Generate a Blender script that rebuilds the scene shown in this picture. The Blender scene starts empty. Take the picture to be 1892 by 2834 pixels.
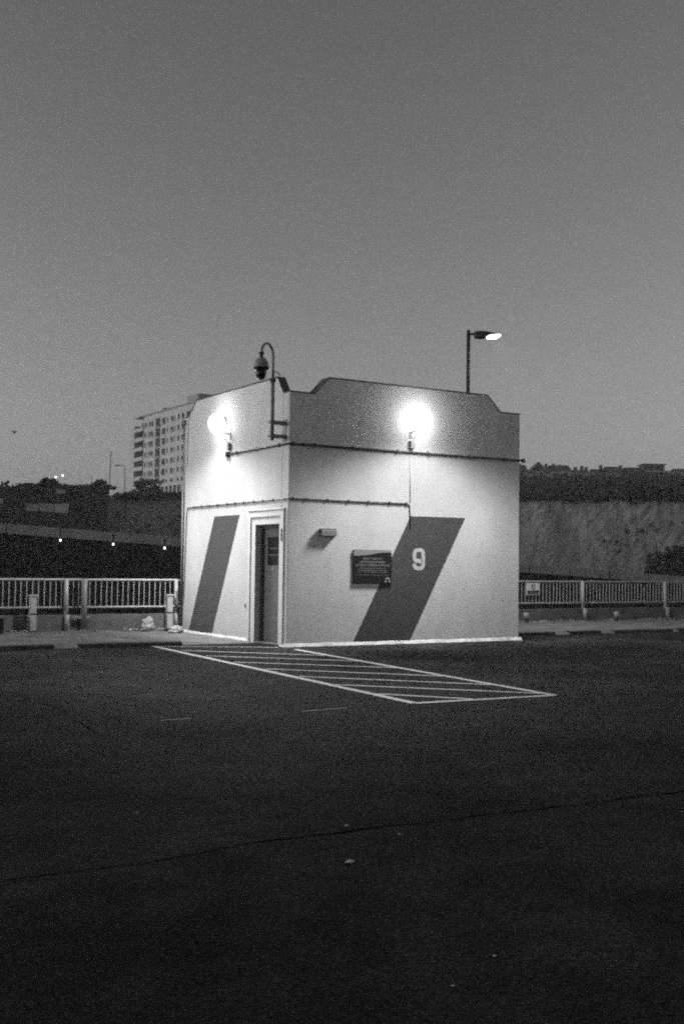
import bpy, bmesh, math, random
from mathutils import Vector, Matrix, noise
random.seed(7)
S = bpy.context.scene
COL = S.collection
R = math.radians

# ------------------------------------------------------------------ camera
# x runs along the kiosk's wide front (y = 0 plane), y along its door side (x = 0 plane)
CAM = Vector((-9.434, -17.497, 1.45))
HF = Vector((0.51552, 0.85687, 0)); HR = Vector((0.85687, -0.51552, 0))
PITCH, ROLL = R(2.642), R(0.72)
F = HF * math.cos(PITCH) + Vector((0, 0, math.sin(PITCH)))
U0 = HR.cross(F)
Rt = HR * math.cos(ROLL) + U0 * math.sin(ROLL)
Up = -HR * math.sin(ROLL) + U0 * math.cos(ROLL)
cd = bpy.data.cameras.new('camera'); cam = bpy.data.objects.new('camera', cd); COL.objects.link(cam)
cam.matrix_world = Matrix(((Rt.x, Up.x, -F.x, CAM.x), (Rt.y, Up.y, -F.y, CAM.y), (Rt.z, Up.z, -F.z, CAM.z), (0, 0, 0, 1)))
cd.sensor_fit = 'VERTICAL'; cd.sensor_height = 36; cd.sensor_width = 24; cd.lens = 40.0
cd.clip_start = 0.05; cd.clip_end = 5000
S.camera = cam

# ------------------------------------------------------------------ dusk sky and sun
SUN_DIR = Vector((-0.920, 0.391, 0.0)).normalized()      # the afterglow lies to the door side
SUN_EL = R(3.0)
W = bpy.data.worlds.new('World'); S.world = W; W.use_nodes = True
nt = W.node_tree; nt.nodes.clear()
sky = nt.nodes.new('ShaderNodeTexSky'); sky.sky_type = 'NISHITA'; sky.sun_disc = False
sky.sun_elevation = SUN_EL
sky.sun_rotation = math.atan2(SUN_DIR.x, SUN_DIR.y)
sky.altitude = 0; sky.air_density = 1.0; sky.dust_density = 1.3; sky.ozone_density = 1.0
bw = nt.nodes.new('ShaderNodeRGBToBW')                  # black-and-white film
bg = nt.nodes.new('ShaderNodeBackground'); bg.inputs[1].default_value = 0.092
wo = nt.nodes.new('ShaderNodeOutputWorld')
nt.links.new(sky.outputs[0], bw.inputs[0]); pw_ = nt.nodes.new('ShaderNodeMath'); pw_.operation = 'POWER'; pw_.inputs[1].default_value = 1.35   # contrast of the film
nt.links.new(bw.outputs[0], pw_.inputs[0]); nt.links.new(pw_.outputs[0], bg.inputs[0]); nt.links.new(bg.outputs[0], wo.inputs[0])
sd = bpy.data.lights.new('sun', 'SUN'); sd.energy = 0.02; sd.angle = R(40)
sun = bpy.data.objects.new('sun', sd); COL.objects.link(sun)
sv = SUN_DIR * math.cos(R(12)) + Vector((0, 0, math.sin(R(12))))
sun.rotation_euler = sv.to_track_quat('Z', 'Y').to_euler(); sun.location = (-30, 10, 20)
vs = S.view_settings; vs.view_transform = 'Standard'; vs.look = 'None'; vs.exposure = 1.0; vs.gamma = 1.0; vs.use_curve_mapping = False
S.render.engine = 'CYCLES'
S.cycles.max_bounces = 6; S.cycles.diffuse_bounces = 3
S.cycles.use_light_tree = False; S.cycles.filter_width = 2.1
S.cycles.use_denoising = False                       # the sampling grain stands in for the film's
S.cycles.use_adaptive_sampling = True; S.cycles.adaptive_threshold = 0.03; S.cycles.adaptive_min_samples = 12
S.cycles.sample_clamp_indirect = 0.15; S.cycles.sample_clamp_direct = 4.5

def far(lat, dep, z):
    "a point seen from the deck: metres to the right of and beyond the near corner of the car park"
    p = CAM + HR * lat + HF * dep
    return Vector((p.x, p.y, z))

# ------------------------------------------------------------------ materials
MATS = {}
def mat(name, grey, rough=0.7, var=0.12, scale=3.0, bump=0.0, bscale=60.0, detail=4, metallic=0.0, spec=0.4):
    m = bpy.data.materials.new(name); m.use_nodes = True; t = m.node_tree; b = t.nodes['Principled BSDF']
    b.inputs['Roughness'].default_value = rough; b.inputs['Metallic'].default_value = metallic
    b.inputs['Specular IOR Level'].default_value = spec
    tc = t.nodes.new('ShaderNodeNewGeometry')
    n = t.nodes.new('ShaderNodeTexNoise'); n.inputs['Scale'].default_value = scale; n.inputs['Detail'].default_value = detail
    n.inputs['Roughness'].default_value = 0.65
    t.links.new(tc.outputs['Position'], n.inputs['Vector'])
    r = t.nodes.new('ShaderNodeMapRange'); r.inputs['From Min'].default_value = 0.3; r.inputs['From Max'].default_value = 0.7
    r.inputs['To Min'].default_value = grey * (1 - var); r.inputs['To Max'].default_value = grey * (1 + var)
    t.links.new(n.outputs[0], r.inputs[0])
    cc = t.nodes.new('ShaderNodeCombineColor')
    for i in range(3): t.links.new(r.outputs[0], cc.inputs[i])
    t.links.new(cc.outputs[0], b.inputs['Base Color'])
    if bump:
        n2 = t.nodes.new('ShaderNodeTexNoise'); n2.inputs['Scale'].default_value = bscale; n2.inputs['Detail'].default_value = 3
        t.links.new(tc.outputs['Position'], n2.inputs['Vector'])
        bp = t.nodes.new('ShaderNodeBump'); bp.inputs['Strength'].default_value = bump; bp.inputs['Distance'].default_value = 0.01
        t.links.new(n2.outputs[0], bp.inputs['Height']); t.links.new(bp.outputs[0], b.inputs['Normal'])
    MATS[name] = m
    return m
def emit(name, strength):
    m = bpy.data.materials.new(name); m.use_nodes = True; t = m.node_tree
    b = t.nodes['Principled BSDF']; b.inputs['Base Color'].default_value = (.8, .8, .8, 1)
    b.inputs['Emission Color'].default_value = (1, 1, 1, 1); b.inputs['Emission Strength'].default_value = strength
    MATS[name] = m
    return m
M = MATS
mat('wall_paint', 0.71, 0.75, 0.08, 1.1, 0.25, 45, detail=6)
def weather(m):
    t = m.node_tree; b = t.nodes['Principled BSDF']; N = t.nodes.new; L = t.links.new
    geo = N('ShaderNodeNewGeometry'); mp = N('ShaderNodeMapping'); mp.inputs['Scale'].default_value = (1.6, 1.6, .55); L(geo.outputs['Position'], mp.inputs['Vector'])
    n = N('ShaderNodeTexNoise'); n.inputs['Scale'].default_value = 1.0; n.inputs['Detail'].default_value = 6; L(mp.outputs[0], n.inputs['Vector'])
    r = N('ShaderNodeMapRange'); L(n.outputs[0], r.inputs[0])
    for k, v in zip(('From Min', 'From Max', 'To Min', 'To Max'), (.34, .60, .93, 1.02)): r.inputs[k].default_value = v
    mx = N('ShaderNodeVectorMath'); mx.operation = 'SCALE'; L(b.inputs['Base Color'].links[0].from_socket, mx.inputs[0]); L(r.outputs[0], mx.inputs['Scale']); L(mx.outputs[0], b.inputs['Base Color'])
weather(M['wall_paint'])
mat('stripe_paint', 0.08, 0.7, 0.08, 4, 0.2, 45)
mat('numeral_paint', 0.60, 0.7, 0.14, 30)
mat('trim_paint', 0.78, 0.5, 0.04, 6)
mat('skirt_paint', 0.58, 0.7, 0.35, 6, detail=8)
mat('coping', 0.10, 0.8, 0.2, 8)
mat('roof_felt', 0.06, 0.9, 0.2, 3)
mat('door_paint', 0.14, 0.45, 0.06, 5)
mat('door_frame_paint', 0.045, 0.5, 0.1, 5)
mat('dark_metal', 0.05, 0.5, 0.15, 10)
mat('grey_metal', 0.23, 0.5, 0.15, 10)
mat('pale_metal', 0.45, 0.5, 0.12, 6)
mat('rail_paint', 0.38, 0.45, 0.15, 5)
mat('conduit', 0.05, 0.5, 0.2, 6)
mat('black_plastic', 0.008, 0.25, 0.05, 4)
mat('sign_black', 0.018, 0.35, 0.1, 4)
mat('sign_pale', 0.32, 0.5, 0.08, 8)
mat('sign_ink', 0.42, 0.5, 0.1, 30)
mat('sign_white', 0.80, 0.5, 0.06, 8)
mat('lens_grey', 0.26, 0.3, 0.1, 10)
mat('concrete', 0.12, 0.85, 0.5, 2.2, 0.4, 30, detail=8)
mat('pavement_concrete', 0.15, 0.85, 0.5, 1.8, 0.5, 25, detail=8)
mat('kerb_stone', 0.07, 0.85, 0.4, 5, 0.5, 30)  # kept dark so its colour carries the shade of the kerb face
mat('white_bag', 0.42, 0.5, 0.15, 14)
mat('litter_paper', 0.5, 0.7, 0.2, 20)
mat('rubble', 0.36, 0.9, 0.6, 9)
mat('road_paint', 0.56, 0.7, 0.5, 11, detail=8)
mat('worn_paint', 0.10, 0.8, 0.6, 18, detail=8)
mat('far_concrete', 0.36, 0.9, 0.18, 0.6)
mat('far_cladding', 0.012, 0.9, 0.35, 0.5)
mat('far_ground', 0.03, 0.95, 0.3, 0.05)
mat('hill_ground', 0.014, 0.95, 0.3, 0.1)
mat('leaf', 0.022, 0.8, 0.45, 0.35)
mat('trunk_bark', 0.04, 0.9, 0.3, 3)
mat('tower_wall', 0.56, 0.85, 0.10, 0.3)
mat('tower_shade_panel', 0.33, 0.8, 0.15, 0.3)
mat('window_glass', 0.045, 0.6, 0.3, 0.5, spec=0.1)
mat('house_wall', 0.36, 0.85, 0.25, 0.2)
mat('house_roof', 0.06, 0.85, 0.3, 0.3)
mat('brick_chimney', 0.09, 0.9, 0.3, 0.6)
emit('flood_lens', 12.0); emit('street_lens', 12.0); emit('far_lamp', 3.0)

for k_ in ('street_lens', 'far_lamp', 'flood_lens'): MATS[k_].cycles.emission_sampling = 'NONE'   # lamps added outside the flood and street lenses do the lighting
# glass for the door light
g = bpy.data.materials.new('pane_glass'); g.use_nodes = True
gb = g.node_tree.nodes['Principled BSDF']; gb.inputs['Base Color'].default_value = (.015, .015, .015, 1); gb.inputs['Roughness'].default_value = .3; gb.inputs['Specular IOR Level'].default_value = .15
MATS['pane_glass'] = g

def asphalt():
    m = bpy.data.materials.new('asphalt'); m.use_nodes = True; t = m.node_tree; b = t.nodes['Principled BSDF']
    N = t.nodes.new; L = t.links.new
    geo = N('ShaderNodeNewGeometry')
    def nz(scale, detail, rough=.6):
        n = N('ShaderNodeTexNoise'); n.inputs['Scale'].default_value = scale; n.inputs['Detail'].default_value = detail; n.inputs['Roughness'].default_value = rough
        L(geo.outputs['Position'], n.inputs['Vector']); return n.outputs[0]
    def mr(src, a, b_, c, d):
        r = N('ShaderNodeMapRange'); r.clamp = True
        for k, v in zip(('From Min', 'From Max', 'To Min', 'To Max'), (a, b_, c, d)): r.inputs[k].default_value = v
        L(src, r.inputs[0]); return r.outputs[0]
    def mul(a, b_):
        x = N('ShaderNodeMath'); x.operation = 'MULTIPLY'; L(a, x.inputs[0]); L(b_, x.inputs[1]); return x.outputs[0]
    def add(a, b_):
        x = N('ShaderNodeMath'); x.operation = 'ADD'; L(a, x.inputs[0]); L(b_, x.inputs[1]); return x.outputs[0]
    big = mr(nz(.55, 7), .32, .68, .50, 1.50)
    mid = mr(nz(3.2, 7), .3, .7, .65, 1.35)
    coarse = mr(nz(38, 3, .7), .32, .68, .35, 1.7)
    grit = mr(nz(130, 2, .7), .35, .65, .45, 1.55)
    v = N('ShaderNodeTexVoronoi'); v.inputs['Scale'].default_value = 55; L(geo.outputs['Position'], v.inputs['Vector'])
    stone = mr(v.outputs['Distance'], .0, .30, 1.35, .9)
    v2 = N('ShaderNodeTexVoronoi'); v2.inputs['Scale'].default_value = 9; L(geo.outputs['Position'], v2.inputs['Vector'])
    speck = mr(v2.outputs['Distance'], .015, .035, .07, 0.0)
    base = N('ShaderNodeValue'); base.outputs[0].default_value = 0.047
    c = mul(mul(mul(mul(mul(base.outputs[0], big), mid), grit), stone), coarse)
    c = add(c, speck)
    cc = N('ShaderNodeCombineColor')
    for i in range(3): L(c, cc.inputs[i])
    L(cc.outputs[0], b.inputs['Base Color'])
    b.inputs['Roughness'].default_value = .85; b.inputs['Specular IOR Level'].default_value = .03
    bp = N('ShaderNodeBump'); bp.inputs['Strength'].default_value = .8; bp.inputs['Distance'].default_value = .012
    L(add(add(grit, stone), coarse), bp.inputs['Height']); L(bp.outputs[0], b.inputs['Normal'])
    MATS['asphalt'] = m
asphalt()

def chalk():
    m = mat('chalk', 0.36, 0.9, 0.22, 0.35, 0, detail=8)
    t = m.node_tree; b = t.nodes['Principled BSDF']; N = t.nodes.new; L = t.links.new
    geo = N('ShaderNodeNewGeometry')
    mp = N('ShaderNodeMapping'); mp.inputs['Scale'].default_value = (.35, .35, .09); L(geo.outputs['Position'], mp.inputs['Vector'])
    n = N('ShaderNodeTexNoise'); n.inputs['Scale'].default_value = 1.2; n.inputs['Detail'].default_value = 6; L(mp.outputs[0], n.inputs['Vector'])
    r = N('ShaderNodeMapRange'); r.inputs['From Min'].default_value = .3; r.inputs['From Max'].default_value = .7; r.inputs['To Min'].default_value = .88; r.inputs['To Max'].default_value = 1.12
    L(n.outputs[0], r.inputs[0])
    old = b.inputs['Base Color'].links[0].from_socket
    mx = N('ShaderNodeVectorMath'); mx.operation = 'SCALE'; L(old, mx.inputs[0]); L(r.outputs[0], mx.inputs['Scale'])
    L(mx.outputs[0], b.inputs['Base Color'])
chalk()

# ------------------------------------------------------------------ building helpers
def wloc(o):
    p = Vector((0, 0, 0))
    while o is not None: p += o.location; o = o.parent
    return p
def tag(o, label=None, cat=None, group=None, kind=None):
    if label: o['label'] = label
    if cat: o['category'] = cat
    if group: o['group'] = group
    if kind: o['kind'] = kind
    return o
def thing(name, loc, label, cat, group=None):
    o = bpy.data.objects.new(name, None); COL.objects.link(o); o.location = loc; o.empty_display_size = .2
    return tag(o, label, cat, group)
def inst(src, name, loc, parent=None, rot=None):
    o = bpy.data.objects.new(name, src.data if isinstance(src, bpy.types.Object) else src); COL.objects.link(o)
    o.parent = parent; o.location = Vector(loc) - (wloc(parent) if parent else Vector())
    if rot: o.rotation_euler = rot
    return o

class MB:
    def __init__(s): s.v = []; s.f = []; s.smooth = False
    def add(s, vs, fs):
        k = len(s.v); s.v += [Vector(p) for p in vs]; s.f += [tuple(i + k for i in f) for f in fs]; return s
    def box(s, a, b):
        x0, y0, z0 = a; x1, y1, z1 = b
        return s.add([(x0, y0, z0), (x1, y0, z0), (x1, y1, z0), (x0, y1, z0), (x0, y0, z1), (x1, y0, z1), (x1, y1, z1), (x0, y1, z1)],
                     [(0, 3, 2, 1), (4, 5, 6, 7), (0, 1, 5, 4), (1, 2, 6, 5), (2, 3, 7, 6), (3, 0, 4, 7)])
    def obox(s, c, ax, ay, az, hx, hy, hz):
        c = Vector(c); P = []
        for k in (-1, 1):
            for (i, j) in ((-1, -1), (1, -1), (1, 1), (-1, 1)):
                P.append(c + ax * hx * i + ay * hy * j + az * hz * k)
        return s.add(P, [(0, 3, 2, 1), (4, 5, 6, 7), (0, 1, 5, 4), (1, 2, 6, 5), (2, 3, 7, 6), (3, 0, 4, 7)])
    def prism(s, pts, axis, d0, d1):
        "polygon pts (a, b) extruded along axis from d0 to d1"
        n = len(pts)
        def mk(a, b, d):
            return (d, a, b) if axis == 'x' else ((a, d, b) if axis == 'y' else (a, b, d))
        vs = [mk(a, b, d0) for a, b in pts] + [mk(a, b, d1) for a, b in pts]
        return s.add(vs, [tuple(range(n))[::-1], tuple(range(n, 2 * n))] + [(i, (i + 1) % n, n + (i + 1) % n, n + i) for i in range(n)])
    def tube(s, pts, r, n=8, cap=True):
        pts = [Vector(p) for p in pts]; rr = r if isinstance(r, (list, tuple)) else [r] * len(pts)
        k = len(s.v); prev = None
        for i, p in enumerate(pts):
            d = (pts[min(i + 1, len(pts) - 1)] - pts[max(i - 1, 0)]).normalized()
            if prev is None: a = d.orthogonal().normalized()
            else: a = (prev - d * prev.dot(d)).normalized()
            prev = a; b = d.cross(a)
            for j in range(n):
                t = 2 * math.pi * j / n; s.v.append(p + (a * math.cos(t) + b * math.sin(t)) * rr[i])
        for i in range(len(pts) - 1):
            for j in range(n):
                s.f.append((k + i * n + j, k + i * n + (j + 1) % n, k + (i + 1) * n + (j + 1) % n, k + (i + 1) * n + j))
        if cap:
            s.f.append(tuple(k + j for j in range(n))[::-1]); s.f.append(tuple(k + (len(pts) - 1) * n + j for j in range(n)))
        s.smooth = True
        return s
    def lathe(s, c, axis, prof, n=20):
        "prof: (radius, distance along axis)"
        c = Vector(c); ax = Vector(axis).normalized(); a = ax.orthogonal().normalized(); b = ax.cross(a); k = len(s.v)
        for (r, h) in prof:
            for j in range(n):
                t = 2 * math.pi * j / n; s.v.append(c + ax * h + (a * math.cos(t) + b * math.sin(t)) * max(r, 1e-4))
        for i in range(len(prof) - 1):
            for j in range(n):
                s.f.append((k + i * n + j, k + i * n + (j + 1) % n, k + (i + 1) * n + (j + 1) % n, k + (i + 1) * n + j))
        s.f.append(tuple(k + j for j in range(n))[::-1]); s.f.append(tuple(k + (len(prof) - 1) * n + j for j in range(n)))
        s.smooth = True
        return s
    def build(s, name, m, parent=None, bevel=0, kind=None):
        me = bpy.data.meshes.new(name); off = wloc(parent) if parent else Vector()
        me.from_pydata([tuple(p - off) for p in s.v], [], s.f); me.validate(); me.update()
        bm = bmesh.new(); bm.from_mesh(me); bmesh.ops.recalc_face_normals(bm, faces=bm.faces); bm.to_mesh(me); bm.free()
        if s.smooth:
            for p in me.polygons: p.use_smooth = len(p.vertices) == 4
        o = bpy.data.objects.new(name, me); COL.objects.link(o); o.parent = parent
        me.materials.append(MATS[m])
        if bevel:
            md = o.modifiers.new('bevel', 'BEVEL'); md.width = bevel; md.segments = 2; md.limit_method = 'ANGLE'
        if kind: o['kind'] = kind
        return o

# ================================================================== SETTING
# deck of the car park
d = MB()
nx, ny = 60, 44
for j in range(ny + 1):
    for i in range(nx + 1):
        x = -45 + 90 * i / nx; y = -45 + 50.1 * j / ny
        d.v.append(Vector((x, y, 0)))
for j in range(ny):
    for i in range(nx):
        a = j * (nx + 1) + i; d.f.append((a, a + 1, a + nx + 2, a + nx + 1))
deck = d.build('deck', 'asphalt', kind='structure')
tag(deck, 'dark worn asphalt deck of the car park top level', 'deck')
MB().box((-45, -45, -.9), (45, 5.098, -.01)).build('deck_slab', 'concrete', kind='structure')

# the land far below and beyond
MB().add([far(-2500, -400, -9), far(2500, -400, -9), far(2500, 3500, -9), far(-2500, 3500, -9)], [(0, 1, 2, 3)]).build('ground', 'far_ground', kind='structure')

# crack / cold joint running across the asphalt, and fine cracks near the left
def crack(name, pts, w, parent):
    P = []
    for (a, b) in zip(pts[:-1], pts[1:]):
        n = max(2, int(math.hypot(b[0] - a[0], b[1] - a[1]) / .09))
        for k in range(n): P.append((a[0] + (b[0] - a[0]) * k / n, a[1] + (b[1] - a[1]) * k / n))
    P.append(pts[-1]); q = MB(); vs = []; fs = []
    for i, (x, y) in enumerate(P):
        e = .03 * noise.noise(Vector((x * 7, y * 7, 1))) + .06 * noise.noise(Vector((x * 1.3, y * 1.3, 5)))
        dx = P[min(i + 1, len(P) - 1)][0] - P[max(i - 1, 0)][0]; dy = P[min(i + 1, len(P) - 1)][1] - P[max(i - 1, 0)][1]
        l = math.hypot(dx, dy); nxx, nyy = -dy / l, dx / l
        ww = w * (.35 + 1.1 * abs(noise.noise(Vector((x * 3, y * 3, 9)))))
        vs += [(x + nxx * (e + ww), y + nyy * (e + ww), .003), (x + nxx * (e - ww), y + nyy * (e - ww), .003)]
    for i in range(len(P) - 1): fs.append((2 * i, 2 * i + 1, 2 * i + 3, 2 * i + 2))
    return q.add(vs, fs).build(name, 'tar', parent)
mat('tar', 0.003, 0.95, 0.2, 20, spec=0.0)
crack('crack', [(-12, -12.35), (-8.06, -12.27), (-7.35, -12.22), (-6.67, -12.15), (-5.49, -12.2), (-3.64, -12.23), (2, -12.1), (10, -12.2)], .009, deck)
crack('crack', [(-7, -3.2), (-6.06, -4.47), (-5.98, -6.04), (-6.1, -7.38), (-6.2, -8.2)], .005, deck)
crack('crack', [(-9, -7.9), (-6.9, -7.73), (-6.03, -7.58)], .005, deck)

# hatched keep-clear box and leftover bay lines
def line(name, a, b, w, z, parent):
    a = Vector((a[0], a[1], z)); b = Vector((b[0], b[1], z)); dd = (b - a).normalized(); n = Vector((-dd.y, dd.x, 0)) * w / 2
    k = max(1, int((b - a).length / .25)); vs = []; fs = []
    for i in range(k + 1):
        p = a + (b - a) * i / k; j1 = random.uniform(.82, 1.1); j2 = random.uniform(.82, 1.1)
        vs += [p + n * j1, p - n * j2]
    for i in range(k): fs.append((2 * i, 2 * i + 1, 2 * i + 3, 2 * i + 2))
    return MB().add(vs, fs).build(name, 'road_paint', parent)
hm = thing('floor_marking', (-1.5, -3.5, 0), 'white painted hatched keep-clear box on the asphalt before the kiosk door', 'road marking')
def LX(y): return -2.04 + (y - 1.02) / 8.6 * .52
def RX(y): return -.10 + (y + .52) / 7.1 * .58
A, B_, C_, D_ = (LX(1.02), 1.02), (-2.55, -7.58), (-.68, -7.65), (RX(-.52), -.52)
line('edge_line', A, B_, .11, .004, hm); line('edge_line', B_, C_, .10, .0045, hm); line('edge_line', C_, D_, .10, .004, hm)
for (l, r) in (((-1.95, .95), (-.15, .0)), ((-1.98, -.02), (-.28, -1.80)), ((-2.05, -1.18), (-.35, -2.92)), ((-2.13, -2.36), (-.42, -4.1)),
               ((-2.21, -3.5), (-.53, -5.35)), ((-2.29, -4.6), (-.64, -6.45)), ((-2.38, -5.66), (-.70, -7.45)), ((-2.44, -6.70), (-1.77, -7.56))):
    line('hatch_line', l, r, .075, .0055, hm)
for (a, b, nm) in (((-3.95, -7.66), (-3.40, -7.60), 'short worn white bay line dash beside the hatched box'), ((-5.42, -7.68), (-5.12, -7.64), 'faint short white paint dash on open asphalt by the fine cracks'),
                   ((4.95, -.12), (4.80, -1.75), 'thin fading white bay line running from the kiosk corner')):
    o = line('bay_line', a, b, .05, .004, None); tag(o, nm, 'road marking'); o.data.materials[0] = M['worn_paint']

# raised pavement with kerbs
pv = MB()
pv.prism([(1.22, 0.001), (1.22, .072), (4.85, .062), (4.85, .001)], 'x', -30, -1.45)
pv.prism([(1.22, 0.001), (1.22, .012), (4.85, .022), (4.85, .001)], 'x', -1.448, -.062)
pv.prism([(1.22, 0.001), (1.22, .072), (4.85, .062), (4.85, .001)], 'x', 5.26, 32)
pavement = pv.build('pavement', 'pavement_concrete', kind='structure')
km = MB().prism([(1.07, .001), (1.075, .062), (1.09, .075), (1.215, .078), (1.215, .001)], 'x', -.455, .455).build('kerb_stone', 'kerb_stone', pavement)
km.location.x = -30 + .5
kx = [-29.5 + .92 * i for i in range(1, 28)] + [-2.86, -1.95] + [5.72 + .92 * i for i in range(0, 2)] + [7.98, 9.28, 10.18, 11.28, 12.2] + [13.12 + .92 * i for i in range(0, 18)]
for x in kx:
    if -4.9 < x < -3.3: continue
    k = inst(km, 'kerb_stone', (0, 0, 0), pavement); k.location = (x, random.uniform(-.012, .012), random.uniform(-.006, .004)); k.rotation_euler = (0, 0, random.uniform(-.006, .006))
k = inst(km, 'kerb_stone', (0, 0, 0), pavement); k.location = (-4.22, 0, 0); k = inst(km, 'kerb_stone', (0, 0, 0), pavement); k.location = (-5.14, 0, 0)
for (a_, b_) in ((-3.755, -3.33), (7.10, 7.52), (8.44, 8.82), (10.64, 10.82)):
    MB().prism([(1.04, .001), (1.04, .006), (1.216, .070), (1.216, .001)], 'x', a_, b_).build('dropped_kerb', 'pavement_concrete', pavement)
# flush slab by the kiosk door
MB().prism([(1.05, .001), (1.05, .010), (1.218, .012), (1.218, .001)], 'x', -1.46, -.062).build('dropped_kerb', 'pavement_concrete', pavement)

# ================================================================== KIOSK
WX, WY, LOW, TOP = 5.19, 4.567, 4.475, 4.785
kiosk = thing('stair_kiosk', (2.6, 2.28, 0), 'white painted stairwell kiosk with stepped parapet and two dark slanted stripes', 'kiosk')
front = [(0, 0), (WX, 0), (WX, LOW), (4.703, LOW), (4.371, TOP), (.79, TOP), (.496, LOW), (0, LOW)]
side = [(.252, 0), (.275, 0), (.275, 2.15), (1.24, 2.15), (1.24, 0), (4.318, 0), (4.318, LOW), (4.44, LOW)]
MB().prism(front, 'y', 0, .25).build('wall', 'wall_paint', kiosk, .012)
sidep = [(.252, 0), (.275, 0), (.275, 2.15), (1.24, 2.15), (1.24, 0), (WY, 0), (WY, LOW), (4.43, LOW), (4.05, TOP), (.47, TOP), (.252, LOW + .02)]
MB().prism(sidep, 'x', 0, .15).build('wall', 'wall_paint', kiosk, .012)
MB().prism([(.252, 0), (WY, 0), (WY, LOW), (4.05, LOW), (3.7, TOP), (.9, TOP), (.6, LOW), (.252, LOW)], 'x', WX - .25, WX).build('wall', 'wall_paint', kiosk, .012)
MB().prism([(.152, 0), (WX - .252, 0), (WX - .252, LOW), (.152, LOW)], 'y', WY - .25, WY - .002).build('wall', 'wall_paint', kiosk)
MB().box((.152, .252, 4.15), (WX - .252, WY - .252, 4.3)).build('roof', 'roof_felt', kiosk)
MB().box((.205, .252, .002), (WX - .252, WY - .252, .03)).build('floor_slab', 'concrete', kiosk)
# thin felt copings on the parapet
def coping(pts, axis, d0, d1):
    q = MB(); t = .018
    for (a, b) in zip(pts[:-1], pts[1:]):
        q.prism([(a[0], a[1] + .002), (b[0], b[1] + .002), (b[0], b[1] + t), (a[0], a[1] + t)], axis, d0, d1)
    q.build('coping', 'coping', kiosk)
coping([(WX + .01, LOW), (4.703, LOW), (4.371, TOP), (.79, TOP), (.496, LOW), (-.01, LOW)], 'y', -.012, .252)
coping([(WY + .01, LOW), (4.43, LOW), (4.05, TOP), (.47, TOP), (.254, LOW + .022)], 'x', -.012, .152)
# painted stripes and numeral, laid on the render
MB().prism([(2.584, .052), (3.843, 2.372), (2.583, 2.368), (1.353, .050)], 'y', -.003, .004).build('stripe', 'stripe_paint', kiosk)['label'] = 'dark grey slanted stripe painted on the wide front wall'
MB().prism([(3.10, .05), (1.935, 2.366), (3.06, 2.366), (4.22, .06)], 'x', -.003, .004).build('stripe', 'stripe_paint', kiosk)['label'] = 'dark grey slanted stripe painted beside the door'
def stroke(pts, w):
    "flat outlined stroke as a closed strip of quads in the x-z plane"
    L_, R_ = [], []
    for i, p in enumerate(pts):
        a = Vector(pts[max(i - 1, 0)]); b = Vector(pts[min(i + 1, len(pts) - 1)]); dd = (b - a).normalized(); n = Vector((-dd.y, dd.x)) * w / 2
        L_.append(Vector(p) + n); R_.append(Vector(p) - n)
    return L_, R_
def arc(cx, cz, rx, rz, a0, a1, n=8):
    return [(cx + rx * math.cos(R(a0 + (a1 - a0) * i / n)), cz + rz * math.sin(R(a0 + (a1 - a0) * i / n))) for i in range(n + 1)]
q = MB()
w9, h9, st = .278, .417, .078
cx, cz = 2.776, 1.566
hx, hz = w9 / 2 - st / 2, h9 / 2 - st / 2
r9 = .07
p9 = []
# from the lower left hook round the bottom, up the right side, round the top bowl and back to the middle
p9 += [(cx - hx, cz - hz + .085)] + arc(cx - hx + r9, cz - hz + r9, r9, r9, 180, 270, 5) + arc(cx + hx - r9, cz - hz + r9, r9, r9, 270, 360, 5)
p9 += arc(cx + hx - r9, cz + hz - r9, r9, r9, 0, 90, 5) + arc(cx - hx + r9, cz + hz - r9, r9, r9, 90, 180, 5)
p9 += arc(cx - hx + r9, cz - .005 + r9 - .03, r9, r9, 180, 270, 5) + [(cx + hx - .02, cz - .035)]
Ls, Rs = stroke(p9, st)
vs = []; fs = []
for a, b in zip(Ls, Rs): vs += [(a.x, -.0055, a.y), (b.x, -.0055, b.y)]
for i in range(len(p9) - 1):
    if i in (0, 26): pass
    fs.append((2 * i, 2 * i + 1, 2 * i + 3, 2 * i + 2))
MB().add(vs, fs).build('numeral', 'numeral_paint', kiosk)['label'] = 'pale painted figure 9 on the dark stripe'
# bright foot skirting with uneven edge
def skirt(axis, a, b, z0=.0):
    n = int((b - a) / .15); q = MB(); vs = []; fs = []
    for i in range(n + 1):
        s_ = a + (b - a) * i / n; o_ = .045 + .02 * noise.noise(Vector((s_ * 2, 3, 1))); h_ = .05 + .012 * noise.noise(Vector((s_ * 3, 7, 2)))
        P = [(-.0, h_ + .012), (-.014, h_), (-o_, .006 + z0), (-o_, .001 + z0)]
        for (dd, z) in P: vs.append((s_, dd, z) if axis == 'x' else (dd, s_, z))
    for i in range(n):
        for j in range(3): fs.append((4 * i + j, 4 * i + j + 1, 4 * i + 4 + j + 1, 4 * i + 4 + j))
    return q.add(vs, fs).build('skirting', 'skirt_paint', kiosk)
skirt('x', -.06, WX + .05); skirt('y', 1.42, WY + .02, .012); skirt('y', -.04, .2)
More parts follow.
